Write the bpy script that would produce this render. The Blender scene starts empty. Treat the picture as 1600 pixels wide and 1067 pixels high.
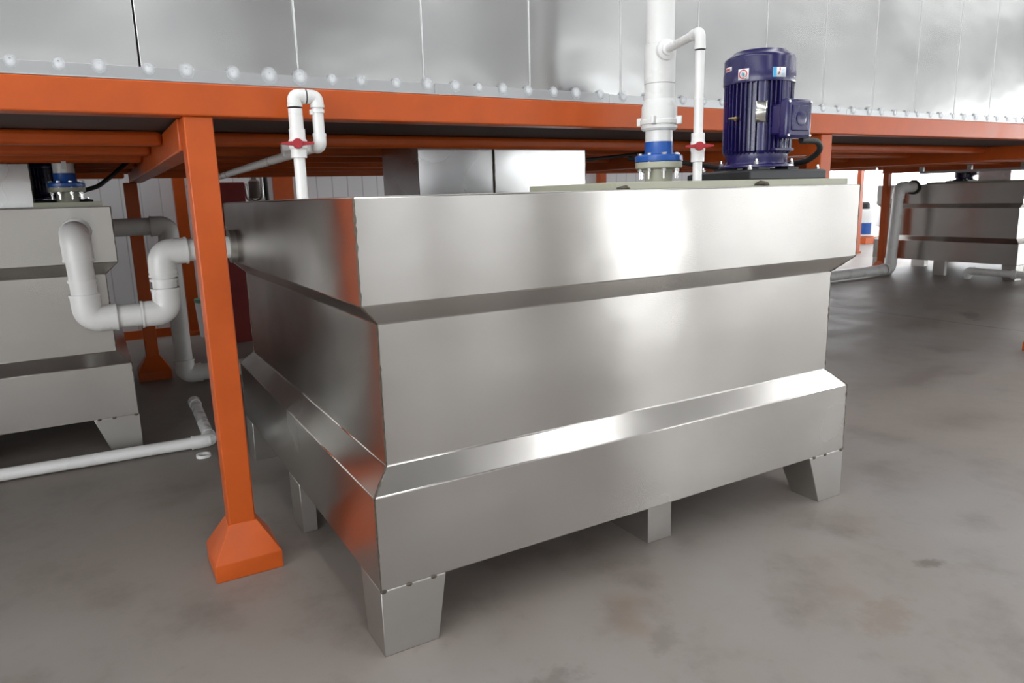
import bpy, bmesh, math, random
from mathutils import Vector, Matrix
random.seed(7)
PI = math.pi
COL = bpy.context.scene.collection
SC = bpy.context.scene

# ------------------------------------------------------------------ camera
FPX = 1112.617
yaw, pitch, roll = 0.5229929, -0.2005056, -0.0286350
fw = Vector((math.sin(yaw), math.cos(yaw), 0)); rt = Vector((math.cos(yaw), -math.sin(yaw), 0)); up = Vector((0, 0, 1))
f2 = fw * math.cos(pitch) + up * math.sin(pitch); u2 = up * math.cos(pitch) - fw * math.sin(pitch)
r3 = rt * math.cos(roll) + u2 * math.sin(roll); u3 = u2 * math.cos(roll) - rt * math.sin(roll)
cam = bpy.data.cameras.new('camera'); co = bpy.data.objects.new('camera', cam); COL.objects.link(co)
M = Matrix((r3, u3, -f2)).transposed().to_4x4(); M.translation = Vector((-0.6703362, -2.0711813, 1.5))
co.matrix_world = M
cam.sensor_width = 36; cam.lens = FPX / 1600 * 36; cam.clip_start = .05; cam.clip_end = 200
cam.dof.use_dof = True; cam.dof.focus_distance = 3.0; cam.dof.aperture_fstop = 5.0
SC.camera = co

# ------------------------------------------------------------------ light and exposure
W = bpy.data.worlds.new('world'); SC.world = W; W.use_nodes = True
W.node_tree.nodes['Background'].inputs[0].default_value = (.80, .87, 1, 1)
W.node_tree.nodes['Background'].inputs[1].default_value = .6
SC.view_settings.view_transform = 'Standard'; SC.view_settings.look = 'None'
SC.view_settings.gamma = 1; SC.view_settings.use_curve_mapping = False
SC.view_settings.exposure = -0.16
DOOR_E, WIN_E, SKY_E, SIDE_E = 5.4, 2.2, 5.0, 3.8

# ------------------------------------------------------------------ materials
def new_mat(name):
    m = bpy.data.materials.new(name); m.use_nodes = True
    nt = m.node_tree; b = nt.nodes['Principled BSDF']
    return m, nt, b
def coords(nt, scale=(1, 1, 1), world=True):
    g = nt.nodes.new('ShaderNodeNewGeometry') if world else nt.nodes.new('ShaderNodeTexCoord')
    mp = nt.nodes.new('ShaderNodeMapping'); mp.inputs['Scale'].default_value = scale
    nt.links.new(g.outputs['Position' if world else 'Object'], mp.inputs['Vector'])
    return mp.outputs[0]
def noise(nt, vec, scale, detail=4, rough=.55):
    n = nt.nodes.new('ShaderNodeTexNoise'); n.inputs['Scale'].default_value = scale
    n.inputs['Detail'].default_value = detail; n.inputs['Roughness'].default_value = rough
    nt.links.new(vec, n.inputs['Vector']); return n.outputs['Fac']
def ramp(nt, fac, stops):
    r = nt.nodes.new('ShaderNodeValToRGB'); e = r.color_ramp.elements
    while len(e) < len(stops): e.new(.5)
    for k, (p, c) in enumerate(stops):
        e[k].position = p; e[k].color = (*c, 1) if len(c) == 3 else c
    nt.links.new(fac, r.inputs['Fac']); return r.outputs['Color']
def rng(nt, fac, a, b, lo=.3, hi=.7):
    r = nt.nodes.new('ShaderNodeMapRange'); r.inputs['From Min'].default_value = lo; r.inputs['From Max'].default_value = hi
    r.inputs['To Min'].default_value = a; r.inputs['To Max'].default_value = b
    nt.links.new(fac, r.inputs['Value']); return r.outputs[0]
def mixc(nt, fac, a, b):
    m = nt.nodes.new('ShaderNodeMix'); m.data_type = 'RGBA'
    for sock, v in ((0, fac), (6, a), (7, b)):
        if hasattr(v, 'links'): nt.links.new(v, m.inputs[sock])
        else: m.inputs[sock].default_value = v if sock == 0 else (*v, 1)
    return m.outputs[2]
def bump(nt, b, h, strength, dist):
    n = nt.nodes.new('ShaderNodeBump'); n.inputs['Strength'].default_value = strength; n.inputs['Distance'].default_value = dist
    nt.links.new(h, n.inputs['Height']); nt.links.new(n.outputs[0], b.inputs['Normal'])
def simple(name, col, rough=.5, metal=0., var=.08, coat=0., nscale=6., rvar=.06):
    m, nt, b = new_mat(name)
    v = coords(nt); n = noise(nt, v, nscale)
    lo = tuple(c * (1 - var) for c in col); hi = tuple(min(1, c * (1 + var)) for c in col)
    nt.links.new(ramp(nt, n, [(.3, lo), (.7, hi)]), b.inputs['Base Color'])
    nt.links.new(rng(nt, n, max(.02, rough - rvar), min(1, rough + rvar)), b.inputs['Roughness'])
    b.inputs['Metallic'].default_value = metal; b.inputs['Coat Weight'].default_value = coat
    b.inputs['Coat Roughness'].default_value = .15
    return m
def steel(name, col, rough, aniso, wave=.0, dirt=.25, grain=(2, 2, 40), stain=(.30, .26, .20)):
    m, nt, b = new_mat(name)
    b.inputs['Metallic'].default_value = 1
    big = noise(nt, coords(nt), 1.4, 2, .5)
    c = ramp(nt, big, [(.15, tuple(x * .90 for x in col)), (.85, tuple(min(1, x * 1.08) for x in col))])
    sp = noise(nt, coords(nt, (4, 4, 6)), 1.0, 3, .5)
    c = mixc(nt, rng(nt, sp, 0, dirt, .15, .9), c, stain)
    nt.links.new(c, b.inputs['Base Color'])
    nt.links.new(rng(nt, big, rough - .05, rough + .06, .1, .9), b.inputs['Roughness'])
    if aniso:
        b.inputs['Anisotropic'].default_value = aniso
        t = nt.nodes.new('ShaderNodeCombineXYZ'); t.inputs[2].default_value = 1
        nt.links.new(t.outputs[0], b.inputs['Tangent'])
    if wave:
        bump(nt, b, noise(nt, coords(nt, (1, 1, 1.6)), 1.9, 2, .4), wave, .1)
    return m
def emit(name, col, s):
    m, nt, b = new_mat(name)
    b.inputs['Base Color'].default_value = (*col, 1); b.inputs['Emission Color'].default_value = (*col, 1)
    b.inputs['Emission Strength'].default_value = s
    return m
STEEL = steel('brushed_stainless', (.56, .54, .515), .24, .93, .05, .08)
STEEL_LEG = steel('stainless_leg', (.58, .57, .55), .40, .3, .03, .3)
STEEL_DARK = steel('stainless_lid', (.40, .39, .37), .42, .2, .03, .3)
DUCT = steel('duct_stainless', (.68, .68, .68), .26, .3, .10, .15)
PANEL = steel('panel_aluminium', (.50, .50, .495), .235, .6, .09, .0, (2, 2, 30), (.5, .5, .5))
FLASH = steel('flashing_aluminium', (.46, .465, .47), .42, .2, .05, .0, (2, 2, 30), (.45, .45, .45))
GALV = simple('galvanised', (.55, .56, .57), .4, 1, .1)
ORANGE = simple('orange_paint', (.47, .080, .010), .36, 0, .08, 0, 7)
ORANGE.node_tree.nodes['Principled BSDF'].inputs['Specular IOR Level'].default_value = .35
PVC = simple('white_pvc', (.75, .75, .735), .30, 0, .03, .1, 5)
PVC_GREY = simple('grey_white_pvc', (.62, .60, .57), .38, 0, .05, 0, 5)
NAVY = simple('navy_enamel', (.014, .010, .082), .27, 0, .12, .15, 9)
BLUE = simple('blue_flange', (.012, .085, .36), .35, 0, .08, .1)
BEIGE = simple('grey_green_plastic', (.40, .40, .31), .5, 0, .06)
BLACK = simple('black_iron', (.018, .019, .021), .5, 0, .2)
RUBBER = simple('black_rubber', (.012, .012, .012), .55, 0, .2)
RED = simple('red_plastic', (.36, .012, .022), .4, 0, .1)
BRASS = simple('brass', (.55, .42, .20), .35, 1, .1)
ZINC = simple('zinc_bolt', (.72, .72, .70), .28, 1, .1)
WELD = simple('weld_bead', (.10, .085, .065), .55, .6, .5, 0, 60)
SEAL_GLINT = simple('sealant_glint', (.74, .76, .78), .6, 0, .06)
def feather(m):      # reflections off caulk and dimples painted white, fading towards the rim
    nt = m.node_tree; b = nt.nodes['Principled BSDF']; t = nt.nodes.new('ShaderNodeTexCoord')
    d = nt.nodes.new('ShaderNodeVectorMath'); d.operation = 'DISTANCE'; d.inputs[1].default_value = (.5, .5, .5)
    f = nt.nodes.new('ShaderNodeVectorMath'); f.operation = 'MULTIPLY_ADD'; f.inputs[1].default_value = (1, 0, 1); f.inputs[2].default_value = (0, .5, 0)
    nt.links.new(t.outputs['Generated'], f.inputs[0]); nt.links.new(f.outputs[0], d.inputs[0])
    nt.links.new(rng(nt, d.outputs['Value'], .85, .0, .12, .5), b.inputs['Alpha'])
feather(SEAL_GLINT)
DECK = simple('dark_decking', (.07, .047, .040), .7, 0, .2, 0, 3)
WHITE = simple('white_paint', (.72, .72, .72), .5, 0, .03)
STICK = simple('white_sticker', (.85, .85, .85), .4, 0, .02)
STICK_R = simple('red_ink', (.60, .02, .05), .45, 0, .05)
STICK_B = simple('light_blue_ink', (.08, .42, .72), .4, 0, .05)
STICK_G = simple('green_ink', (.08, .22, .16), .45, 0, .05)
PLATE = simple('nameplate_metal', (.75, .75, .68), .22, 1, .1)
BROWN = simple('brown_filter', (.12, .09, .075), .6, 0, .15)
DARKRED = simple('dark_red_paint', (.20, .012, .012), .4, 0, .1)

def concrete():
    m, nt, b = new_mat('concrete_floor')
    v = coords(nt)
    n1 = noise(nt, v, .55, 5, .6); n2 = noise(nt, v, 2.3, 6, .65); n3 = noise(nt, v, 14, 5, .7)
    c = ramp(nt, n1, [(.30, (.228, .186, .161)), (.50, (.240, .210, .189)), (.72, (.252, .238, .228))])
    c2 = ramp(nt, n2, [(.30, (.66, .64, .63)), (.50, (1, 1, 1)), (.75, (1.06, 1.05, 1.04))])
    mm = nt.nodes.new('ShaderNodeMix'); mm.data_type = 'RGBA'; mm.blend_type = 'MULTIPLY'; mm.inputs[0].default_value = .9
    nt.links.new(c, mm.inputs[6]); nt.links.new(c2, mm.inputs[7])
    c3 = mixc(nt, rng(nt, n3, 0, .30, .58, .85), mm.outputs[2], (.13, .105, .09))
    st = noise(nt, coords(nt, (1, .6, 1)), 1.7, 3, .5)
    c4 = mixc(nt, rng(nt, st, 0, .45, .66, .76), c3, (.17, .115, .075))
    # construction joint running away from the camera
    g = nt.nodes.new('ShaderNodeNewGeometry'); s = nt.nodes.new('ShaderNodeSeparateXYZ'); nt.links.new(g.outputs['Position'], s.inputs[0])
    def line(ch, at, w):
        a = nt.nodes.new('ShaderNodeMath'); a.operation = 'SUBTRACT'; nt.links.new(s.outputs[ch], a.inputs[0]); a.inputs[1].default_value = at
        d = nt.nodes.new('ShaderNodeMath'); d.operation = 'ABSOLUTE'; nt.links.new(a.outputs[0], d.inputs[0])
        return rng(nt, d.outputs[0], .65, 0, w * .3, w)
    c5 = mixc(nt, line(0, 7.45, .03), c4, (.10, .085, .075))
    def spot(x, y, rx, ry, ang, base, col, k):
        mp = nt.nodes.new('ShaderNodeMapping'); mp.vector_type = 'TEXTURE'
        mp.inputs['Location'].default_value = (x, y, 0); mp.inputs['Rotation'].default_value = (0, 0, ang); mp.inputs['Scale'].default_value = (rx, ry, 1)
        nt.links.new(g.outputs['Position'], mp.inputs['Vector'])
        ln = nt.nodes.new('ShaderNodeVectorMath'); ln.operation = 'LENGTH'; nt.links.new(mp.outputs[0], ln.inputs[0])
        ad = nt.nodes.new('ShaderNodeMath'); ad.operation = 'MULTIPLY_ADD'; ad.inputs[1].default_value = 2.6; nt.links.new(n3, ad.inputs[0]); nt.links.new(ln.outputs['Value'], ad.inputs[2])
        return mixc(nt, rng(nt, ad.outputs[0], k, 0, 1.75, 2.45), base, col)
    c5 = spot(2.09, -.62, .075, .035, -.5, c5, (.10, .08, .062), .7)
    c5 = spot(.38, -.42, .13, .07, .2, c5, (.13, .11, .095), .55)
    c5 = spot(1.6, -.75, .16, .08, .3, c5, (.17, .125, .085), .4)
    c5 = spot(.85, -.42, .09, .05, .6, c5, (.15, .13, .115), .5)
    c5 = spot(8.0, 2.3, .35, .10, .6, c5, (.08, .07, .065), .6)
    nt.links.new(c5, b.inputs['Base Color'])
    nt.links.new(rng(nt, n2, .42, .62), b.inputs['Roughness'])
    bump(nt, b, n3, .25, .004)
    return m
CONCRETE = concrete()
def wallpanel():
    m, nt, b = new_mat('white_wall_cladding')
    g = nt.nodes.new('ShaderNodeNewGeometry'); s = nt.nodes.new('ShaderNodeSeparateXYZ'); nt.links.new(g.outputs['Position'], s.inputs[0])
    a = nt.nodes.new('ShaderNodeMath'); a.operation = 'ADD'; nt.links.new(s.outputs[0], a.inputs[0]); nt.links.new(s.outputs[1], a.inputs[1])
    d = nt.nodes.new('ShaderNodeMath'); d.operation = 'MULTIPLY'; d.inputs[1].default_value = 5.0; nt.links.new(a.outputs[0], d.inputs[0])
    f = nt.nodes.new('ShaderNodeMath'); f.operation = 'FRACT'; nt.links.new(d.outputs[0], f.inputs[0])
    h = rng(nt, f.outputs[0], 0, 1, 0, .08)
    nt.links.new(mixc(nt, h, (.42, .42, .43), (.74, .74, .75)), b.inputs['Base Color'])
    b.inputs['Roughness'].default_value = .3
    bump(nt, b, h, .4, .01)
    return m
CLAD = wallpanel()

# ------------------------------------------------------------------ mesh helpers
def link(o): COL.objects.link(o); return o
def thing(name, label, cat, loc=(0, 0, 0), group=None):
    o = bpy.data.objects.new(name, None); o.empty_display_size = .1; link(o)
    o.location = loc; o['label'] = label; o['category'] = cat
    if group: o['group'] = group
    return o
def tag(o, label, cat, group=None):
    o['label'] = label; o['category'] = cat
    if group: o['group'] = group
    return o
def root_of(p):
    while p.parent: p = p.parent
    return p
def obj(name, bm, mat, parent=None, bevel=0, smooth=35, seg=2):
    bmesh.ops.recalc_face_normals(bm, faces=bm.faces)
    if parent:
        bmesh.ops.translate(bm, verts=bm.verts, vec=-Vector(root_of(parent).location))
    me = bpy.data.meshes.new(name); bm.to_mesh(me); bm.free()
    for p in me.polygons: p.use_smooth = True
    me.set_sharp_from_angle(angle=math.radians(smooth))
    for m in (mat if isinstance(mat, (list, tuple)) else [mat]): me.materials.append(m)
    o = bpy.data.objects.new(name, me); link(o)
    if parent: o.parent = parent
    if bevel:
        b = o.modifiers.new('bevel', 'BEVEL'); b.width = bevel; b.segments = seg; b.limit_method = 'ANGLE'; b.angle_limit = math.radians(30)
    return o
def struct(name, bm, mat, bevel=0):
    o = obj(name, bm, mat, None, bevel); o['kind'] = 'structure'; return o
def copy_tree(o, parent=None):
    c = o.copy(); link(c)
    if parent: c.parent = parent
    for ch in list(o.children): copy_tree(ch, c)
    return c
def box(bm, lo, hi):
    v = [bm.verts.new((x, y, z)) for z in (lo[2], hi[2]) for x, y in ((lo[0], lo[1]), (hi[0], lo[1]), (hi[0], hi[1]), (lo[0], hi[1]))]
    for f in ((0, 3, 2, 1), (4, 5, 6, 7), (0, 1, 5, 4), (1, 2, 6, 5), (2, 3, 7, 6), (3, 0, 4, 7)): bm.faces.new([v[i] for i in f])
    return bm
def B(lo, hi): return box(bmesh.new(), lo, hi)
def loft(bm, rings, cap=True):
    vs = [[bm.verts.new(p) for p in r] for r in rings]; n = len(rings[0])
    for a, b in zip(vs, vs[1:]):
        for i in range(n): bm.faces.new((a[i], a[(i + 1) % n], b[(i + 1) % n], b[i]))
    if cap:
        bm.faces.new(vs[0][::-1]); bm.faces.new(vs[-1])
    return bm
def frame_of(d):
    d = d.normalized(); a = Vector((0, 0, 1)) if abs(d.z) < .9 else Vector((1, 0, 0))
    s = d.cross(a).normalized(); return s, d.cross(s).normalized()
def cyl(bm, p0, p1, r0, r1=None, seg=24):
    p0, p1 = Vector(p0), Vector(p1); s, t = frame_of(p1 - p0); r1 = r0 if r1 is None else r1
    return loft(bm, [[p + s * (r * math.cos(k * 2 * PI / seg)) + t * (r * math.sin(k * 2 * PI / seg)) for k in range(seg)] for p, r in ((p0, r0), (p1, r1))])
def lathe(bm, c, prof, seg=40, axis=(0, 0, 1)):
    c = Vector(c); d = Vector(axis).normalized(); s, t = frame_of(d)
    return loft(bm, [[c + d * h + s * (r * math.cos(k * 2 * PI / seg)) + t * (r * math.sin(k * 2 * PI / seg)) for k in range(seg)] for r, h in prof])
def fillet(pts, rad, n=8):
    pts = [Vector(p) for p in pts]; out = [pts[0]]
    for a, b, c in zip(pts, pts[1:], pts[2:]):
        u, v = (a - b).normalized(), (c - b).normalized()
        ang = u.angle(v); L = min(rad / math.tan(ang / 2), (a - b).length * .499, (c - b).length * .499)
        p, q = b + u * L, b + v * L
        for k in range(n + 1):
            t = k / n
            # quadratic-ish arc through the corner
            w = .42 if abs(ang - PI / 2) < .5 else .5
            x = p * (1 - t) ** 2 + (b * (2 * t * (1 - t))) + q * t ** 2
            chord = p * (1 - t) + q * t
            out.append(x.lerp(chord, .0))
    out.append(pts[-1]); return out
def tube(bm, path, r, seg=20, cap=True):
    path = [Vector(p) for p in path]
    keep = [path[0]]
    for p in path[1:]:
        if (p - keep[-1]).length > 1e-5: keep.append(p)
    path = keep
    d0 = (path[1] - path[0]).normalized(); s, _ = frame_of(d0); rings = []
    for i, p in enumerate(path):
        if i == 0: d = d0
        elif i == len(path) - 1: d = (path[-1] - path[-2]).normalized()
        else: d = ((path[i + 1] - p).normalized() + (p - path[i - 1]).normalized()).normalized()
        s = (s - d * s.dot(d)).normalized(); t = d.cross(s)
        rr = r[i] if isinstance(r, (list, tuple)) else r
        rings.append([p + s * (rr * math.cos(k * 2 * PI / seg)) + t * (rr * math.sin(k * 2 * PI / seg)) for k in range(seg)])
    return loft(bm, rings, cap)
def elbow(bm, a, b, c, r, rad, sock=.04, sr=None):
    """A PVC elbow fitting at b between the legs towards a and c: swept bend with a socket ring on each end."""
    a, b, c = Vector(a), Vector(b), Vector(c); u, v = (a - b).normalized(), (c - b).normalized()
    sr = sr or r * 1.14
    p, q = b + u * (rad + sock), b + v * (rad + sock)
    tube(bm, fillet([p, b, q], rad, 10), sr)
    for e, d in ((p, u), (q, v)):
        cyl(bm, e - d * .012, e, sr * 1.05)
    return bm
def sphere(bm, c, r, sc=(1, 1, 1), seg=12):
    m = Matrix.Translation(c) @ Matrix.Diagonal((*[r * k for k in sc], 1))
    bmesh.ops.create_uvsphere(bm, u_segments=seg, v_segments=max(6, seg // 2), radius=1, matrix=m)
    return bm
def hexbolt(bm, c, r, h, axis=(0, 0, 1)):
    d = Vector(axis); cyl(bm, Vector(c), Vector(c) + d * h, r, seg=6); cyl(bm, Vector(c) + d * h, Vector(c) + d * (h * 1.9), r * .55, seg=10)
    return bm

# ------------------------------------------------------------------ the hall
bm = B((-9, -10, -.1), (26, 16, 0)); struct('floor', bm, CONCRETE)
HZ = 6.5
bm = bmesh.new(); box(bm, (-9.2, -10, 0), (-9, -.5, .6)); box(bm, (-9.2, -10, 3.8), (-9, -.5, HZ)); box(bm, (-9.2, -.5, 0), (-9, 16, HZ)); struct('wall_left', bm, WHITE)
struct('window_20', B((-9.15, -10, .6), (-9.1, -.5, 3.8)), emit('left_fill_light', (.95, .98, 1), SIDE_E * 2))  # unseen glowing window, added to brighten the pipes on the left
struct('wall_back', B((-9, 7.15, 0), (10, 7.35, HZ)), CLAD)
struct('wall_aisle', B((10, 7.15, 0), (10.2, 16, HZ)), CLAD)
bm = bmesh.new(); box(bm, (10.2, 15, 0), (26, 15.2, .8)); box(bm, (10.2, 15, 4.6), (26, 15.2, HZ)); struct('wall_far', bm, CLAD)
struct('window_21', B((10.2, 15.1, .8), (26, 15.15, 4.6)), emit('far_daylight', (.97, .98, 1), SIDE_E * .7))
struct('baseboard_back', B((-9, 7.125, 0), (10, 7.15, .10)), ORANGE)
struct('ceiling', B((-9, -10, HZ), (26, 16, HZ + .2)), simple('ceiling_sheet', (.45, .45, .45), .6, 0, .04))
def wall_with_holes(name, x0, x1, y, holes, mat):
    """Wall along X at y with rectangular openings (xa, xb, za, zb)."""
    bm = bmesh.new(); xs = x0
    for xa, xb, za, zb in holes:
        box(bm, (xs, y, 0), (xa, y + .2, HZ))
        if za > 0: box(bm, (xa, y, 0), (xb, y + .2, za))
        box(bm, (xa, y, zb), (xb, y + .2, HZ)); xs = xb
    box(bm, (xs, y, 0), (x1, y + .2, HZ))
    return struct(name, bm, mat)
WALLF = simple('hall_wall_paint', (.50, .50, .49), .6, 0, .04)
fr_holes = [(-8.6, -5.2, 1.0, 3.4), (-4.2, 1.8, 2.5, 3.5), (3.2, 4.7, 1.0, 3.4), (5.1, 6.6, 1.0, 3.4), (8.6, 10.9, 0, 3.4), (11.6, 15.6, .2, 2.6), (16.2, 20.2, .2, 2.6)]
wall_with_holes('wall_front', -9, 26, -10.2, fr_holes, WALLF)
struct('trim_0', B((-9, -9.98, 4.35), (26, -9.6, 4.75)), simple('dark_steel_girt', (.10, .10, .105), .5, 0, .1))
for i, (xa, xb, za, zb) in enumerate(fr_holes):
    door = za == 0
    struct('door_1' if door else 'window_%d' % (i + 1), B((xa, -10.16, za), (xb, -10.12, zb)),
           emit('daylight_pane_%d' % i, (.95, .98, 1), DOOR_E if door else WIN_E * (1.7 if xa > 10 else 1)))
    bm = bmesh.new(); n = max(2, round((xb - xa) / 1.1)) if not door else 1
    for k in range(n + 1):
        x = xa + (xb - xa) * k / n; box(bm, (x - .03, -10.1, za), (x + .03, -10.0, zb))
    box(bm, (xa, -10.1, zb - .06), (xb, -10.0, zb))
    if za: box(bm, (xa, -10.1, za), (xb, -10.0, za + .06))
    struct('trim_%d' % (i + 1), bm, WHITE)
# right wall with a daylight window band
bm = bmesh.new(); box(bm, (26, -10, 0), (26.2, 16, .9)); box(bm, (26, -10, 3.2), (26.2, 16, HZ)); struct('wall_right', bm, WALLF)
struct('window_0', B((26.05, -10, .9), (26.1, 16, 3.2)), emit('side_daylight', (.95, .98, 1), SIDE_E * 3.6))
# added unseen rooflights giving top light, each its own structure
k = 8
FILL_SKYL = emit('added_rooflight', (.96, .98, 1), SKY_E)
for x in (-5, 0, 5, 10, 15, 20):
    struct('window_%d' % k, B((x - .6, -9, HZ - .03), (x + .6, 14.5, HZ - .005)), FILL_SKYL); k += 1

# ------------------------------------------------------------------ steel platform
plat = thing('steel_platform', 'orange painted steel platform frame on box posts carrying the aluminium room', 'platform', (-.29, .945, 0))
PX0, PX1 = -4.6, 15.2
o = obj('edge_beam', B((PX0, .88, 1.825), (PX1, .98, 1.942)), ORANGE, plat, .006)
obj('edge_beam', B((PX0, 6.0, 1.825), (PX1, 6.1, 1.942)), ORANGE, plat, .006)
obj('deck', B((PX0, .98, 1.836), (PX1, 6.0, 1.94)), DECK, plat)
POST_X = [-3.9, -.295, 3.335, 6.62, 11.3]
for x in POST_X:
    obj('cross_beam', B((x - .05, .985, 1.706), (x + .05, 5.62 if x > 9 else 5.0, 1.824)), ORANGE, plat, .005)
for y in (1.63, 2.33, 3.03, 3.73, 4.43, 5.75):
    for a, b in zip([PX0 + .05] + POST_X, POST_X + [PX1 - .05]):
        bm = bmesh.new(); box(bm, (a + .05, y - .035, 1.77), (b - .05, y + .035, 1.834)); obj('joist', bm, ORANGE, plat, .022, 35, 4)
def post(x, y, ztop, hw=.052, bw=.132):
    p = obj('post', B((x - hw, y - hw, .17), (x + hw, y + hw, ztop)), ORANGE, plat, .006)
    bm = bmesh.new()
    loft(bm, [[(x - w, y - w, z), (x + w, y - w, z), (x + w, y + w, z), (x - w, y + w, z)] for w, z in ((bw, 0), (bw, .075), (hw + .004, .205))])
    obj('post_base', bm, ORANGE, p, .004)
for x in POST_X:
    post(x + (.015 if x < 0 else .0), .945, 1.826)
for x, y in ((-3.9, 4.93), (-.345, 4.93), (3.335, 4.93), (6.62, 4.93), (11.3, 5.55)):
    post(x, y, 1.706)
clip = obj('bracket', B((-.78, 3.0, 1.735), (-.755, 3.02, 1.785)), GALV, plat)

# ------------------------------------------------------------------ aluminium room on the platform
room = thing('panel_room', 'aluminium clad sandwich panel room standing on top of the orange platform', 'panel room', (2.0, 2.8, 1.942))
seams = [-4.6, -3.85, -3.2, -2.6, -2.1, -1.55, -1.0, -.449, .114, .656, 1.198, 1.739, 2.268, 2.803, 3.32, 3.82, 4.285, 4.772, 5.243, 5.75, 6.3, 6.9, 7.5, 8.1, 8.7, 9.3, 9.9, 10.5, 11.1, 11.7, 12.3]
ZT = 4.3
for a, b in zip(seams, seams[1:]):
    obj('panel', B((a + .003, .93, 1.944), (b - .003, 1.0, ZT)), PANEL, room, .0025)
for s in seams[1:-1]:
    dark = abs(s + .449) < .01
    obj('joint_strip', B((s - .002, .9295 if not dark else .95, 1.944), (s + .002, .99, ZT)), RUBBER if dark else WHITE, room)
obj('side_wall', B((-4.6, 1.0, 1.944), (-4.53, 5.0, ZT)), PANEL, room)
obj('side_wall', B((12.23, 1.0, 1.944), (12.3, 5.0, ZT)), PANEL, room)
obj('rear_wall', B((-4.53, 4.93, 1.944), (12.23, 5.0, ZT)), PANEL, room)
obj('roof_panel', B((-4.6, .93, ZT), (12.3, 5.0, ZT + .08)), PANEL, room)
def flashing(x0, x1, dz):
    bm = bmesh.new(); box(bm, (x0, .922, 1.9435), (x1, .9285, 1.994 + dz)); box(bm, (x0, .884, 1.9425), (x1, .9285, 1.947))
    return obj('flashing', bm, FLASH, room, .001)
fl = [flashing(-4.6, .7, 0), flashing(.702, 1.66, .001), flashing(1.662, 3.55, -.003), flashing(3.552, 12.3, -.008)]
x = -1.35
while x < 6.5:
    f = fl[0] if x < .7 else fl[1] if x < 1.66 else fl[2] if x < 3.55 else fl[3]
    zz = 1.992 + (0 if x < 1.66 else -.004 if x < 3.55 else -.009)
    r = random.uniform(.022, .034)
    bm = bmesh.new(); sphere(bm, (x, .9205, zz - .004), r, (1, .07, 1.05), 16)
    s = obj('sealant_glint_dab', bm, SEAL_GLINT, f)  # bright reflection round the screw, painted as a pale dab
    bm = bmesh.new(); sphere(bm, (x, .9175, zz + .006), .0028, (1, .5, 1), 8); obj('screw_head', bm, GALV, s)
    x += random.uniform(.115, .165)

# ------------------------------------------------------------------ tanks
L_, W_ = 2.385, 2.372
PROF = [(0, 1.511), (0, 1.185), (.072, 1.115), (.072, .639), (0, .567), (0, .239)]
def ring(i, z): return [(i, i, z), (L_ - i, i, z), (L_ - i, W_ - i, z), (i, W_ - i, z)]
def taper_leg(x0, x1, y0, y1, bx0, bx1, by0, by1):
    bm = bmesh.new()
    loft(bm, [[(bx0, by0, 0), (bx1, by0, 0), (bx1, by1, 0), (bx0, by1, 0)], [(x0, y0, .2395), (x1, y0, .2395), (x1, y1, .2395), (x0, y1, .2395)]])
    return bm
def make_tank(label):
    t = thing('settling_tank', label, 'tank', (0, 0, 0), 'stainless steel tanks along the platform')
    bm = bmesh.new(); loft(bm, [ring(i, z) for i, z in PROF])
    body = obj('tank_body', bm, STEEL, t, .0035, 20)
    # weld beads up the four corners
    for cx, sx, cy, sy in ((0, 1, 0, 1), (L_, -1, 0, 1), (0, 1, W_, -1), (L_, -1, W_, -1)):
        pts, rr = [], []
        P = [Vector((cx + sx * i, cy + sy * i, z)) for i, z in PROF]
        for a, b in zip(P, P[1:]):
            n = max(2, int((a - b).length / .016))
            for k in range(n):
                p = a.lerp(b, k / n); pts.append(p + Vector((sx * .0016, sy * .0016, 0))); rr.append(random.uniform(.0022, .0042) if random.random() > .12 else .0055)
        pts.append(P[-1]); rr.append(.003)
        bm = bmesh.new(); tube(bm, pts, rr, 6); obj('weld_seam', bm, WELD, body)
    # legs: tapered at the corners, straight between them
    legs = [taper_leg(0, .235, 0, .205, 0, .198, 0, .175), taper_leg(2.14, L_, 0, .205, 2.222, L_, 0, .16),
            taper_leg(0, .235, W_ - .205, W_, 0, .198, W_ - .175, W_), taper_leg(2.14, L_, W_ - .205, W_, 2.2, L_, W_ - .175, W_),
            taper_leg(1.135, 1.268, .03, .35, 1.255, 1.385, .125, .35) if 0 else taper_leg(1.254, 1.386, .128, .40, 1.254, 1.386, .128, .40),
            taper_leg(.0, .068, 1.075, 1.27, .0, .068, 1.075, 1.27), taper_leg(L_ - .07, L_, 1.1, 1.28, L_ - .07, L_, 1.1, 1.28),
            taper_leg(1.13, 1.26, W_ - .3, W_ - .05, 1.13, 1.26, W_ - .3, W_ - .05)]
    for k, bm in enumerate(legs):
        lg = obj('leg', bm, STEEL_LEG, t, .003)
        if k < 2:
            xs = [(.01, .10, .19), (2.17, 2.25, 2.37)][k]
            for xx in xs:
                bm = bmesh.new(); sphere(bm, (xx, -.001, .238), .009, (1.3, .5, .8), 8); obj('weld_spot', bm, WELD, lg)
    # lid, a hand's breadth below nothing: flush sheet with a folded rim
    bm = bmesh.new(); box(bm, (.012, .012, 1.511), (L_ - .012, W_ - .012, 1.514)); obj('lid', bm, STEEL_DARK, t)
    # grey-green frame of angle bars welded round the pump opening
    fr = bmesh.new()
    box(fr, (1.0, .03, 1.514), (2.335, .065, 1.541)); box(fr, (1.0, .60, 1.514), (2.335, .635, 1.541))
    box(fr, (1.0, .065, 1.514), (1.035, .60, 1.541)); box(fr, (2.30, .065, 1.514), (2.335, .60, 1.541))
    obj('pump_frame', fr, BEIGE, t, .002)
    return t
T1 = make_tank('large stainless steel tank in the foreground under a navy motor, nearest to the camera')
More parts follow.
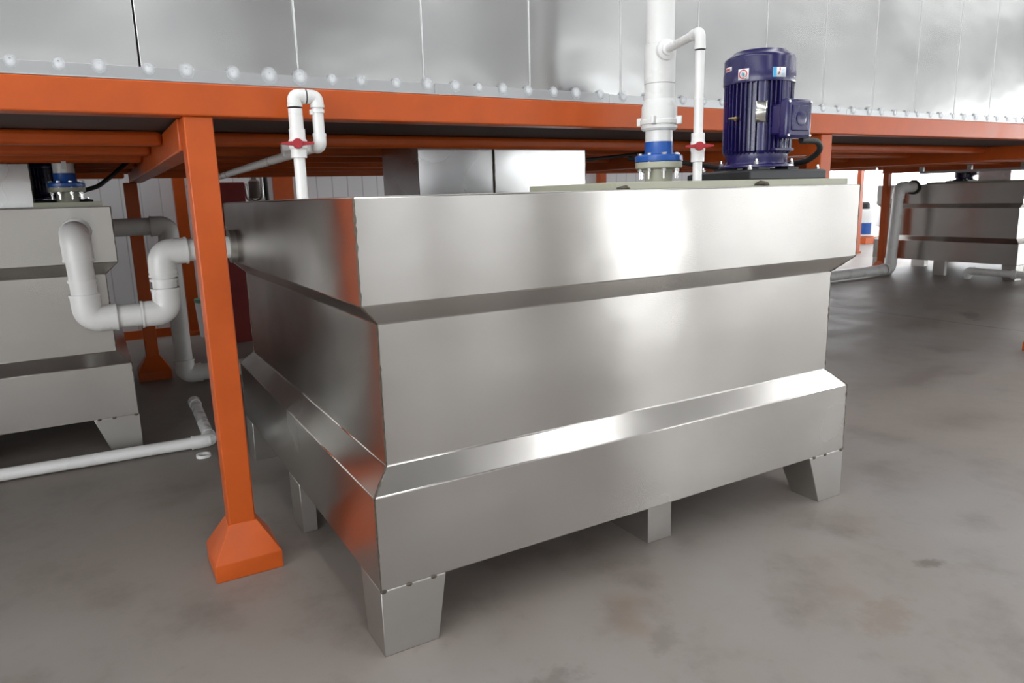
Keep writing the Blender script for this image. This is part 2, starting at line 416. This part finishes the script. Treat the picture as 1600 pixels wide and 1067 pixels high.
bm = bmesh.new(); tube(bm, [(1.0, .028, 1.518), (1.04, .026, 1.522), (1.06, .03, 1.516)], [.004, .008, .004], 8); obj('scorch_weld', bm, WELD, T1)
bm = bmesh.new(); tube(bm, [(1.72, .028, 1.520), (1.75, .024, 1.528), (1.79, .026, 1.522), (1.81, .03, 1.518)], [.003, .009, .010, .003], 8)
obj('scorch_weld', bm, WELD, T1)
# side inlet ring on the left face
bm = bmesh.new(); lathe(bm, (0, 2.125, 1.275), [(.078, -.002), (.090, -.002), (.090, .03), (.078, .03)], 32, (-1, 0, 0)); obj('inlet_ring', bm, STEEL_DARK, T1)
def tank_copy(loc, label):
    c = copy_tree(T1); c.location = loc; c['label'] = label; return c
T2 = tank_copy((-.56 - L_, 2.80, 0), 'stainless steel tank at left behind the orange post, with white bent pipe on its face')
T3 = tank_copy((11.57, 3.52, 0), 'distant dark stainless steel tank at the right edge behind the thin orange post')
for T in (T2, T3):
    for ch in list(T.children):
        if ch.name.startswith(('inlet_ring', 'scorch_weld', 'pump_frame')): bpy.data.objects.remove(ch)
for T, (xa, xb, ya, yb), rails in ((T2, (-.94, -.60, 2.83, 3.70), (3.24, 3.58)), (T3, (11.61, 12.9, 3.55, 5.05), (4.58, 4.92))):
    fr = bmesh.new()
    box(fr, (xa, ya, 1.514), (xb, ya + .035, 1.541)); box(fr, (xa, yb - .035, 1.514), (xb, yb, 1.541))
    box(fr, (xa, ya + .035, 1.514), (xa + .035, yb - .035, 1.541)); box(fr, (xb - .035, ya + .035, 1.514), (xb, yb - .035, 1.541))
    for q in rails: box(fr, (xa + .035, q, 1.516), (xb - .035, q + .035, 1.541))
    obj('pump_frame', fr, BEIGE, T, .002)

# ------------------------------------------------------------------ ducts on the tanks
def duct(x0, x1, y0, y1, z0, z1, label, name='exhaust_duct'):
    t = thing(name, label, 'duct', (x0, y0, z0))
    obj('duct_casing', B((x0, y0, z0), (x1, y1, z1)), DUCT, t, .003)
    for xx, yy in ((x0, y0), (x1, y0)):
        bm = bmesh.new(); tube(bm, [(xx, yy, z0 + k * (z1 - z0) / 14) for k in range(15)], [random.uniform(.002, .004) for _ in range(15)], 6)
        obj('weld_seam', bm, WELD, t)
    return t
duct(.935, 1.408, 1.70, 2.26, 1.5145, 1.835, 'square stainless duct on the foreground tank, left of two, dark left side showing')
duct(1.414, 2.07, 1.69, 2.26, 1.5145, 1.835, 'bright stainless duct on the foreground tank, right of two, nearer the white riser')
duct(-2.2, -.945, 3.02, 3.21, 1.5145, 1.768, 'dull stainless duct on the left tank beside the dark motor')
duct(11.75, 12.6, 3.82, 4.3, 1.5145, 1.83, 'stainless duct on the distant right tank')

# ------------------------------------------------------------------ motor
def make_motor(label):
    cx, cy = 1.925, .205; R = .146
    t = thing('electric_motor', label, 'motor', (cx, cy, 1.5415), 'upright motors on the tanks')
    # mounting casting
    bm = bmesh.new(); x0, x1, y0, y1 = 1.70, 2.185, .035, .40
    loft(bm, [[(x0, y0, 1.5415), (x1, y0, 1.5415), (x1, y1, 1.5415), (x0, y1, 1.5415)], [(x0, y0, 1.578), (x1, y0, 1.578), (x1, y1, 1.570), (x0, y1, 1.570)],
              [(x0 + .012, y0 + .012, 1.583), (x1 - .012, y0 + .012, 1.583), (x1 - .03, y1 - .05, 1.583), (x0 + .03, y1 - .05, 1.583)]])
    base = obj('mounting_base', bm, BLACK, t, .004)
    for a in range(4):
        bm = bmesh.new(); an = PI / 4 + a * PI / 2; p = Vector((cx + .13 * math.cos(an), cy + .13 * math.sin(an), 0)); box(bm, (p.x - .035, p.y - .035, 1.582), (p.x + .035, p.y + .035, 1.594)); obj('spacer', bm, BLACK, base)
    bm = bmesh.new(); lathe(bm, (cx, cy, 0), [(.158, 1.594), (.160, 1.597), (.160, 1.604), (.156, 1.607), (.136, 1.609), (.132, 1.618), (.132, 1.655), (.120, 1.66)], 48)
    obj('flange', bm, NAVY, t, 0, 30)
    for an in (math.radians(222), math.radians(312), math.radians(42), math.radians(132)):
        bm = bmesh.new(); hexbolt(bm, (cx + .148 * math.cos(an), cy + .148 * math.sin(an), 1.607), .010, .012); obj('bolt', bm, ZINC, t)
    for px, py in ((1.725, .06), (2.155, .06), (2.15, .33), (1.73, .33)):
        bm = bmesh.new(); hexbolt(bm, (px, py, 1.583), .009, .010); obj('bolt', bm, ZINC, t)
    # finned body
    N = 44; pts = []
    for k in range(N):
        a0 = 2 * PI * k / N; da = 2 * PI / N
        deg = math.degrees(a0) % 360
        flat = abs((deg - 226 + 180) % 360 - 180) < 9 or abs((deg - 270 + 180) % 360 - 180) < 16
        ri = R - (.002 if flat else .020)
        ro = R if not flat else R - .001
        for f, r in ((0, ri), (.28, ri), (.36, ro), (.64, ro), (.72, ri)): pts.append((r, a0 + f * da))
    bm = bmesh.new()
    loft(bm, [[(cx + r * s * math.cos(a), cy + r * s * math.sin(a), z) for r, a in pts] for s, z in ((.93, 1.650), (1, 1.664), (1, 1.955))])
    obj('motor_body', bm, NAVY, t, 0, 30)
    # fan cover
    bm = bmesh.new(); lathe(bm, (cx, cy, 0), [(.140, 1.944), (.150, 1.946), (.151, 1.951), (.151, 1.990), (.149, 1.996), (.148, 2.046), (.145, 2.054), (.134, 2.062), (.120, 2.070), (.112, 2.078), (.108, 2.082), (.04, 2.084), (.001, 2.084)], 56)
    cov = obj('fan_cover', bm, NAVY, t, 0, 35)
    for an in (200, 290, 20, 110):
        bm = bmesh.new(); a = math.radians(an); sphere(bm, (cx + .151 * math.cos(a), cy + .151 * math.sin(a), 1.962), .005, (1, 1, 1), 8); obj('cover_screw', bm, ZINC, cov)
    # stickers follow the curve
    def patch(a0, a1, z0, z1, rr, n=8, tilt=0):
        bm = bmesh.new(); v = []
        for k in range(n + 1):
            a = math.radians(a0 + (a1 - a0) * k / n); s = tilt * k / n
            v.append((bm.verts.new((cx + rr * math.cos(a), cy + rr * math.sin(a), z0 + s)), bm.verts.new((cx + rr * math.cos(a), cy + rr * math.sin(a), z1 + s))))
        for (a, b), (c, d) in zip(v, v[1:]): bm.faces.new((a, c, d, b))
        return bm
    def label_part(name, lab, bm, mat, par):
        o = obj(name, bm, mat, par)
        m = o.modifiers.new('thick', 'SOLIDIFY'); m.thickness = .0012; m.offset = 1
        if lab: o['label'] = lab
        return o
    warn = label_part('warning_sticker', 'white square sticker with a red ring', patch(187, 205, 1.956, 2.000, .1514), STICK, cov)
    bm = bmesh.new(); n = 28; c0, z0 = 196, 1.978
    rows = []
    for k in range(n):
        a = 2 * PI * k / n; rows.append([(c0 + math.degrees(r * math.cos(a) / .152), z0 + r * math.sin(a)) for r in (.0145, .0185)])
    vs = [[bm.verts.new((cx + .1534 * math.cos(math.radians(d)), cy + .1534 * math.sin(math.radians(d)), z)) for d, z in rw] for rw in rows]
    for i in range(n): a, b = vs[i], vs[(i + 1) % n]; bm.faces.new((a[0], b[0], b[1], a[1]))
    # the mark inside the ring and the print on the other labels are ink on the sticker: same part
    ring_o = bm
    def quad(bm, d0, d1, z0, z1, rr, mi):
        q = [bm.verts.new((cx + rr * math.cos(math.radians(d)), cy + rr * math.sin(math.radians(d)), z)) for d, z in ((d0, z0), (d1, z0), (d1, z1), (d0, z1))]
        f = bm.faces.new(q); f.material_index = mi
    quad(ring_o, 196.6, 198.4, 1.970, 1.983, .1534, 1); quad(ring_o, 193.5, 194.8, 1.973, 1.985, .1534, 2); quad(ring_o, 195.2, 196.2, 1.968, 1.988, .1534, 2)
    obj('printed_ring', ring_o, [STICK_R, STICK_G, STICK_B], cov)
    label_part('energy_label', 'pale blue and white label', patch(242, 265, 1.958, 1.997, .1514), STICK, cov)
    bm = bmesh.new(); quad(bm, 241.9, 247.5, 1.9575, 1.9975, .1534, 2)
    quad(bm, 249.5, 252.5, 1.967, 1.973, .1534, 1); quad(bm, 250.8, 253.6, 1.973, 1.979, .1534, 0); quad(bm, 252.5, 254, 1.984, 1.995, .1534, 0)
    for k in range(5): quad(bm, 256, 262.5, 1.964 + k * .006, 1.9655 + k * .006, .1534, 2)
    obj('printed_marks', bm, [STICK_R, STICK_G, STICK_B], cov)
    label_part('maker_sticker', 'narrow white sticker with red letters', patch(154, 172, 2.000, 2.018, .1500), STICK, cov)
    bm = bmesh.new()
    for k in range(5): quad(bm, 157 + k * 2.5, 158.8 + k * 2.5, 2.004, 2.013, .1519, 0)
    obj('printed_letters', bm, [STICK_R], cov)
    np_ = label_part('nameplate', 'shiny metal rating plate', patch(217, 236, 1.778, 1.865, R + .001, 6), PLATE, t)
    # terminal box on the -y side
    bm = bmesh.new(); box(bm, (cx - .062, cy - .175, 1.725), (cx + .062, cy - R + .03, 1.848)); nk = obj('terminal_box', bm, NAVY, t, .008)
    bm = bmesh.new(); box(bm, (cx - .078, cy - .222, 1.706), (cx + .078, cy - .175, 1.864)); ld = obj('box_lid', bm, NAVY, nk, .014, 35, 3)
    bm = bmesh.new(); box(bm, (cx - .050, cy - .228, 1.735), (cx + .050, cy - .220, 1.838)); ip = obj('lid_panel', bm, NAVY, nk, .006, 35, 3)
    bm = bmesh.new(); lathe(bm, (cx, cy - .228, 1.785), [(.03, 0), (.03, .002), (.022, .004), (.001, .004)], 24, (0, -1, 0)); obj('lid_emblem', bm, NAVY, nk)
    for sx in (-1, 1):
        for sz in (1.718, 1.852):
            bm = bmesh.new(); lathe(bm, (cx + sx * .067, cy - .222, sz), [(.006, 0), (.005, .003), (.001, .0035)], 10, (0, -1, 0)); obj('lid_screw', bm, ZINC, nk)
    # lower rib under the box
    bm = bmesh.new(); box(bm, (cx - .06, cy - .155, 1.66), (cx + .055, cy - .10, 1.672)); obj('drip_ledge', bm, NAVY, t, .002)
    # brass eye bolt on the left side
    a = math.radians(186); p = Vector((cx + R * math.cos(a), cy + R * math.sin(a), 1.80)); d = Vector((math.cos(a), math.sin(a), 0))
    bm = bmesh.new(); cyl(bm, p - d * .02, p + d * .012, .009, seg=12)
    ringp = [p + d * (.026 + .016 * math.cos(k * PI / 8)) + Vector((0, 0, 1)) * 0 + Vector((-d.y, d.x, 0)) * (.016 * math.sin(k * PI / 8)) for k in range(17)]
    tube(bm, ringp, .0045, 8); obj('eye_bolt', bm, BRASS, t)
    return t
MOT = make_motor('navy blue upright electric motor on the foreground tank, stickers and plate facing us')
m2 = copy_tree(MOT); m2.location = (-.865, 3.455, 1.5415); m2.scale = (1, 1, .53); m2.rotation_euler = (0, 0, PI); m2['label'] = 'dark blue motor on the left tank, mostly hidden under the orange beam'
m3 = copy_tree(MOT); m3.location = (12.3, 4.80, 1.5415); m3.scale = (1, 1, .53); m3['label'] = 'dark motor on the distant right tank, a shape below the platform rail'
# power cable looping from the terminal box under the platform
def cable(name, pts, r, label):
    o = obj(name, tube(bmesh.new(), fillet(pts, .12, 10), r, 12), RUBBER); return tag(o, label, 'cable')
cable('power_cable', [(1.985, .02, 1.70), (2.10, .02, 1.70), (2.16, .05, 1.66), (2.16, .12, 1.62), (2.12, .30, 1.60), (2.10, .50, 1.60), (2.1, .9, 1.66), (2.1, 1.3, 1.70)], .013, 'short black cable looping out of the terminal box of the navy motor')
cable('supply_cable', [(2.30, 2.16, 1.735), (2.55, 2.16, 1.753), (2.9, 2.14, 1.785), (3.18, 2.14, 1.80)], .012, 'long black cable sagging under the platform behind the white riser')
cable('supply_cable', [(-.735, 3.3, 1.60), (-.60, 3.32, 1.64), (-.50, 3.4, 1.72), (-.40, 3.5, 1.81)], .014, 'black cable climbing beside the blue flange of the left tank')

# ------------------------------------------------------------------ riser with blue flange
def riser(x, y, ztop, label, full):
    t = thing('riser_pipe', label, 'pipe', (x, y, 1.5145), None)
    bm = bmesh.new(); lathe(bm, (x, y, 0), [(.064, 1.5145), (.064, 1.535), (.060, 1.54), (.060, 1.600), (.098, 1.604), (.101, 1.608), (.101, 1.630), (.06, 1.6305)], 40)
    low = obj('lower_flange', bm, BEIGE, t, 0, 30)
    bm = bmesh.new(); lathe(bm, (x, y, 0), [(.06, 1.632), (.102, 1.632), (.103, 1.636), (.103, 1.653), (.099, 1.659), (.065, 1.664), (.0615, 1.672), (.0610, 1.716), (.05, 1.7165)], 40)
    obj('upper_flange', bm, BLUE, t, 0, 30)
    for k in range(8):
        a = 2 * PI * k / 8 + .33; c = Vector((x + .083 * math.cos(a), y + .083 * math.sin(a), 1.659))
        bm = bmesh.new(); cyl(bm, c, c + Vector((0, 0, .009)), .0105, seg=6)
        cyl(bm, Vector((c.x, c.y, 1.560)), Vector((c.x, c.y, 1.662)), .005, seg=10); cyl(bm, Vector((c.x, c.y, 1.590)), Vector((c.x, c.y, 1.606)), .0105, seg=6)
        obj('flange_bolt', bm, ZINC, t)
    if not full:
        bm = bmesh.new(); cyl(bm, (x, y, 1.7165), (x, y, ztop), .0585, seg=36); obj('pipe', bm, PVC, t); return t
    bm = bmesh.new(); cyl(bm, (x, y, 1.7165), (x, y, 1.772), .0590, seg=40); obj('pipe', bm, PVC, t)
    bm = bmesh.new(); lathe(bm, (x, y, 0), [(.058, 1.762), (.070, 1.764), (.0775, 1.772), (.0775, 1.783), (.074, 1.786), (.074, 1.789), (.0815, 1.790), (.0815, 1.806), (.0765, 1.810), (.0755, 1.862), (.066, 1.890), (.0645, 1.892), (.0645, 1.955)], 44)
    un = obj('union_coupling', bm, PVC, t, 0, 30)
    for k in range(4):
        a = 2 * PI * k / 4 + .55; d = Vector((math.cos(a), math.sin(a), 0)); s = Vector((-d.y, d.x, 0)); c = Vector((x, y, 1.80)) + d * .088
        bm = bmesh.new(); loft(bm, [[c + d * u + s * v + Vector((0, 0, z)) for u, v in ((-.014, -.012), (.012, -.007), (.012, .007), (-.014, .012))] for z in (-.014, .02)]); obj('union_lug', bm, PVC, un, .004)
    bm = bmesh.new(); lathe(bm, (x, y, 0), [(.060, 1.956), (.0655, 1.957), (.0655, 2.115), (.060, 2.118)], 44); obj('tee_sleeve', bm, PVC, t, 0, 30)
    bm = bmesh.new(); tube(bm, fillet([(x, y, 2.10), (x, y, ztop), (x, 2.4, ztop)], .12, 10), .0600, 40); obj('pipe', bm, PVC, t)
    return t
RX, RY = 1.60, .48
rz = riser(RX, RY, 4.62, 'thick white PVC riser with blue flange bolted onto the foreground tank', True)
rz.scale = (1.04, 1.04, 1.04)
riser(-.775, 3.155, 1.834, 'white pipe stub with blue flange on the left tank below the beam', False)
# small branch with red valve: stands on the tank rim and runs into the sleeve of the riser
sx, sy, sz = 1.459, .092, 2.106
t = thing('bypass_pipe', 'thin white PVC pipe with a red valve handle left of the navy motor', 'pipe', (sx, sy, 1.5145))
d = Vector((RX - sx, RY - sy, 0)).normalized(); end = Vector((RX, RY, sz)) - d * .067
obj('pipe', cyl(bmesh.new(), (sx, sy, 1.5145), (sx, sy, sz - .07), .0185), PVC, t)
obj('elbow', elbow(bmesh.new(), (sx, sy, 1.8), (sx, sy, sz), tuple(end), .0185, .03, .035), PVC, t)
obj('pipe', cyl(bmesh.new(), Vector((sx, sy, sz)) + d * .05, end, .0175), PVC, t)
bm = bmesh.new(); lathe(bm, end - d * .035, [(.0195, 0), (.026, .002), (.028, .003), (.028, .014), (.043, .020), (.043, .045)], 30, d); obj('saddle_socket', bm, PVC, t)
bm = bmesh.new(); lathe(bm, (sx, sy, 0), [(.019, 1.615), (.0265, 1.616), (.0265, 1.655), (.029, 1.66), (.029, 1.69), (.0265, 1.695), (.0265, 1.727), (.019, 1.728)], 28); vb = obj('valve_body', bm, PVC, t, 0, 30)
def valve_handle(c, face, span, r, parent, root):
    c = Vector(c); f = Vector(face).normalized(); s = Vector((-f.y, f.x, 0))
    bm = bmesh.new(); cyl(bm, c - f * .02, c + f * .012, r, r * .85, 20)
    loft(bm, [[c + s * u + f * w + Vector((0, 0, z)) for w, z in ((-.004, -h), (.006, -h), (.006, h), (-.004, h))] for u, h in ((-span, .003), (-span * .35, .008), (span * .35, .008), (span, .003))])
    return obj('valve_handle', bm, RED, parent, .0015)
hd = Vector((-.55, -.83, 0)).normalized()
valve_handle(Vector((sx, sy, 1.675)) + hd * .036, hd, .055, .019, vb, t)

# vent loop on the left of the tank
vx, vy = .052, .78
t = thing('vent_pipe', 'white PVC loop with a red valve in front of the orange beam, tank left corner', 'pipe', (vx, vy, 1.5145))
obj('pipe', cyl(bmesh.new(), (vx, vy, 1.5145), (vx, vy, 1.68), .0215), PVC, t)
bm = bmesh.new(); lathe(bm, (vx, vy, 0), [(.022, 1.668), (.030, 1.669), (.030, 1.70), (.034, 1.705), (.034, 1.735), (.030, 1.74), (.030, 1.775), (.026, 1.776)], 28); vb = obj('valve_body', bm, PVC, t, 0, 30)
hd = Vector((-.25, -.97, 0)).normalized(); valve_handle(Vector((vx, vy, 1.72)) + hd * .042, hd, .060, .021, vb, t)
obj('pipe', cyl(bmesh.new(), (vx, vy, 1.77), (vx, vy, 1.85), .0265), PVC, t)
vx2 = vx + .085; zt = 1.896
obj('elbow', elbow(bmesh.new(), (vx, vy, 1.7), (vx, vy, zt), (vx2, vy, zt), .0235, .026, .014), PVC, t)
obj('elbow', elbow(bmesh.new(), (vx, vy, zt), (vx2, vy, zt), (vx2, vy, 1.7), .0225, .026, .014), PVC, t)
obj('pipe', cyl(bmesh.new(), (vx2, vy, 1.74), (vx2, vy, 1.86), .0215), PVC, t)
bm = bmesh.new(); cyl(bm, (vx2, vy, 1.838), (vx2, vy, 1.850), .0255); box(bm, (vx2 - .032, vy - .012, 1.83), (vx2 - .02, vy, 1.848)); obj('pipe_clip', bm, PVC, t)
obj('elbow', elbow(bmesh.new(), (vx2, vy, 1.9), (vx2, vy, 1.715), (vx2 + .0, vy + 1, 1.706), .0215, .026, .02), PVC, t)
obj('pipe', tube(bmesh.new(), [(vx2, vy + .04, 1.715), (vx2 + .0, 2.6, 1.70), (vx2 + .0, 5.2, 1.67)], .0205), PVC, t)
bm = bmesh.new(); box(bm, (vx2 - .03, 1.28, 1.705), (vx2 + .03, 1.31, 1.762)); obj('pipe_clip', bm, PVC, t)

# ------------------------------------------------------------------ big drain pipe between the left tank and the foreground tank
t = thing('drain_pipe', 'fat white U-bend PVC pipe joining the left tank to the foreground tank', 'pipe', (-.74, 2.15, .90))
yS = 2.14; r = .060
A = [(-.75, 2.795, 1.372), (-.75, yS, 1.372), (-.742, yS, .945), (-.372, yS, .945), (-.372, yS, 1.265), (-.002, yS, 1.272)]
A = [Vector(p) for p in A]
bm = bmesh.new(); lathe(bm, A[0], [(.062, 0), (.082, .0), (.080, .02), (.062, .022)], 10, (0, -1, 0)); obj('wall_collar', bm, PVC, t)
bm = bmesh.new()
for a, b in zip(A, A[1:]): cyl(bm, a.lerp(b, .06) if a != A[0] else a, a.lerp(b, .94) if b != A[-1] else b, r, seg=32)
obj('pipe', bm, PVC, t)
for a, b, c in zip(A, A[1:], A[2:]):
    obj('elbow', elbow(bmesh.new(), a, b, c, r, .075, .055), PVC, t)
for z in (1.12, 1.165): obj('joint_ring', cyl(bmesh.new(), (-.372, yS, z - .006), (-.372, yS, z + .006), r * 1.18, seg=32), PVC, t)
obj('joint_ring', cyl(bmesh.new(), (-.746, yS, 1.135), (-.746, yS, 1.15), r * 1.1, seg=32), PVC, t)

# grey pipe from the side of the left tank down to the floor
t = thing('overflow_pipe', 'shaded grey-white pipe from the left tank side bending down to the floor', 'pipe', (-.13, 4.5, 0))
A = [Vector(p) for p in ((-.56, 4.5, 1.345), (-.13, 4.5, 1.345), (-.13, 4.5, .085), (1.2, 4.5, .085))]
bm = bmesh.new()
for a, b in zip(A, A[1:]): cyl(bm, a, b, .07, seg=28)
obj('pipe', bm, PVC_GREY, t)
for a, b, c in zip(A, A[1:], A[2:]): obj('elbow', elbow(bmesh.new(), a, b, c, .07, .1, .03), PVC_GREY, t)

# floor pipe on the left
t = thing('floor_pipe', 'white PVC pipe lying on the floor at left in front of the tank leg', 'pipe', (-.25, 2.64, 0))
A = [Vector(p) for p in ((-4.2, 2.80, .045), (-.19, 2.62, .045), (-.165, 3.62, .045))]
bm = bmesh.new()
for a, b in zip(A, A[1:]): cyl(bm, a, b, .036, seg=24)
obj('pipe', bm, PVC, t)
obj('elbow', elbow(bmesh.new(), A[0], A[1], A[2], .037, .05, .06), PVC, t)
bm = bmesh.new(); cyl(bm, (-.166, 3.56, .045), (-.165, 3.66, .045), .043, seg=24); obj('end_socket', bm, PVC, t)
bm = bmesh.new(); lathe(bm, (-.255, 2.45, 0), [(.030, .001), (.042, .001), (.042, .018), (.030, .018), (.030, .001)], 28)
o = tag(obj('pipe_ring', bm, PVC), 'small white plastic ring lying on the floor beside the floor pipe elbow', 'ring')

# ------------------------------------------------------------------ right background pipes
t = thing('outlet_pipe', 'white pipe leaving the distant right tank, dropping to the floor beside the orange post', 'pipe', (11.12, 5.2, 0))
A = [Vector(p) for p in ((11.57, 5.235, 1.468), (11.16, 5.235, 1.468), (11.12, 5.27, .10), (2.9, 5.27, .09))]
bm = bmesh.new()
for a, b in zip(A, A[1:]): cyl(bm, a, b, .085, seg=24)
obj('pipe', bm, PVC, t)
for a, b, c in zip(A, A[1:], A[2:]): obj('elbow', elbow(bmesh.new(), a, b, c, .085, .13, .05), PVC, t)
bm = bmesh.new(); lathe(bm, (11.57, 5.235, 1.468), [(.10, .0), (.125, .0), (.125, .02), (.10, .02)], 28, (-1, 0, 0)); obj('wall_ring', bm, RUBBER, t)
t = thing('ground_pipe', 'short white pipe on the floor before the distant right tank', 'pipe', (11.4, 3.6, 0))
A = [Vector(p) for p in ((11.42, 4.14, .03), (11.42, 4.14, .125), (11.42, 2.4, .105))]
bm = bmesh.new(); cyl(bm, A[0] - Vector((0, 0, .03)), A[1], .05, seg=20); cyl(bm, A[1], A[2], .055, seg=20); obj('pipe', bm, PVC, t)
obj('elbow', elbow(bmesh.new(), A[0], A[1], A[2], .055, .06, .03), PVC, t)
bm = bmesh.new(); cyl(bm, (11.42, 3.42, .117), (11.42, 3.50, .118), .066, seg=20); obj('joint_ring', bm, PVC, t)
t = thing('service_rail', 'thin galvanised rail hung under the platform near the distant right tank', 'rail', (10.4, 3.6, 1.71))
obj('rail_tube', B((10.38, 1.9, 1.662), (10.42, 4.46, 1.702)), GALV, t, .003)
for y in (2.33, 3.03, 3.73, 4.43):
    bm = bmesh.new(); box(bm, (10.38, y - .03, 1.70), (10.42, y + .03, 1.769)); obj('rail_clamp', bm, GALV, t)

# ------------------------------------------------------------------ things against the far walls
t = thing('pump_unit', 'dark red pump cabinet with brown filter and steel pipes behind the foreground tank', 'pump', (.75, 5.9, 0))
obj('cabinet', B((.30, 5.8, .0), (.745, 6.2, 1.735)), DARKRED, t, .01)
bm = bmesh.new(); lathe(bm, (.855, 5.85, 0), [(.02, 1.56), (.05, 1.565), (.058, 1.58), (.058, 1.74), (.03, 1.76), (.02, 1.80)], 24); obj('filter_bowl', bm, BROWN, t)
obj('pipework', tube(bmesh.new(), fillet([(.76, 5.85, 1.72), (.775, 5.85, 1.56), (.855, 5.85, 1.52), (.935, 5.85, 1.56), (.94, 5.85, 1.80)], .05), .02, 14), ZINC, t)
obj('hose', tube(bmesh.new(), [(.99, 5.85, 0), (.99, 5.85, 1.0), (.975, 5.85, 1.85), (.92, 5.9, 1.95)], .022, 12), RUBBER, t)
obj('gauge_rack', tube(bmesh.new(), fillet([(.35, 5.9, 1.735), (.35, 5.9, 1.80), (.95, 5.9, 1.80), (.95, 5.9, 1.74)], .03), .018, 12), ZINC, t)
bm = bmesh.new(); box(bm, (.80, 5.84, .0), (.92, 6.0, 1.52)); obj('stand', bm, BROWN, t)
t.location.x += .06; t.location.y += .36
def wall_post(x, y, w, ztop, label, name='wall_column'):
    t = thing(name, label, 'column', (x, y, 0))
    obj('shaft', B((x - w / 2, y - .05, 0), (x + w / 2, y + .05, ztop)), ORANGE, t, .005)
    obj('foot_plate', B((x - w / 2 - .03, y - .07, 0), (x + w / 2 + .03, y + .07, .05)), ORANGE, t, .003)
wall_post(.245, 7.04, .125, HZ - .03, 'slim orange column against the back wall, just left of the front post')
wall_post(1.41, 7.04, .23, HZ - .03, 'broad orange column against the back wall seen above the tank corner')
wall_post(6.27, 7.04, .12, HZ - .03, 'thin orange column on the back wall beside the white riser')
wall_post(14.47, 8.2, .13, 3.2, 'slim orange column far behind the right end of the foreground tank', 'distant_column')
t = thing('bucket', 'small pale bucket with dark lid on the floor against the back wall', 'bucket', (.38, 6.95, 0))
obj('pail', lathe(bmesh.new(), (.38, 6.85, 0), [(.11, 0), (.13, .40), (.12, .40)], 24), WHITE, t)
obj('pail_lid', lathe(bmesh.new(), (.38, 6.85, 0), [(.13, .40), (.135, .405), (.135, .44), (.03, .45)], 24), STICK_G, t)
DX, DY = 17.35, 10.0
t = thing('chemical_drum', 'white plastic drum with blue label far away between the two right tanks', 'drum', (DX, DY, 0))
obj('drum_body', lathe(bmesh.new(), (DX, DY, 0), [(.27, .18), (.30, .20), (.30, .80), (.26, .88), (.12, .92)], 28), WHITE, t)
obj('drum_cap', lathe(bmesh.new(), (DX, DY, 0), [(.14, .90), (.15, .93), (.15, 1.05), (.10, 1.10)], 20), BLACK, t)
bm = bmesh.new(); n = 8; v = []
for k in range(n + 1):
    a = math.radians(200 + 55 * k / n); v.append([bm.verts.new((DX + .304 * math.cos(a), DY + .304 * math.sin(a), z)) for z in (.25, .55)])
for a, b in zip(v, v[1:]): bm.faces.new((a[0], b[0], b[1], a[1]))
obj('drum_label', bm, BLUE, t)
obj('drum_stand', B((DX - .33, DY - .33, 0), (DX + .33, DY + .33, .18)), ORANGE, t, .01)
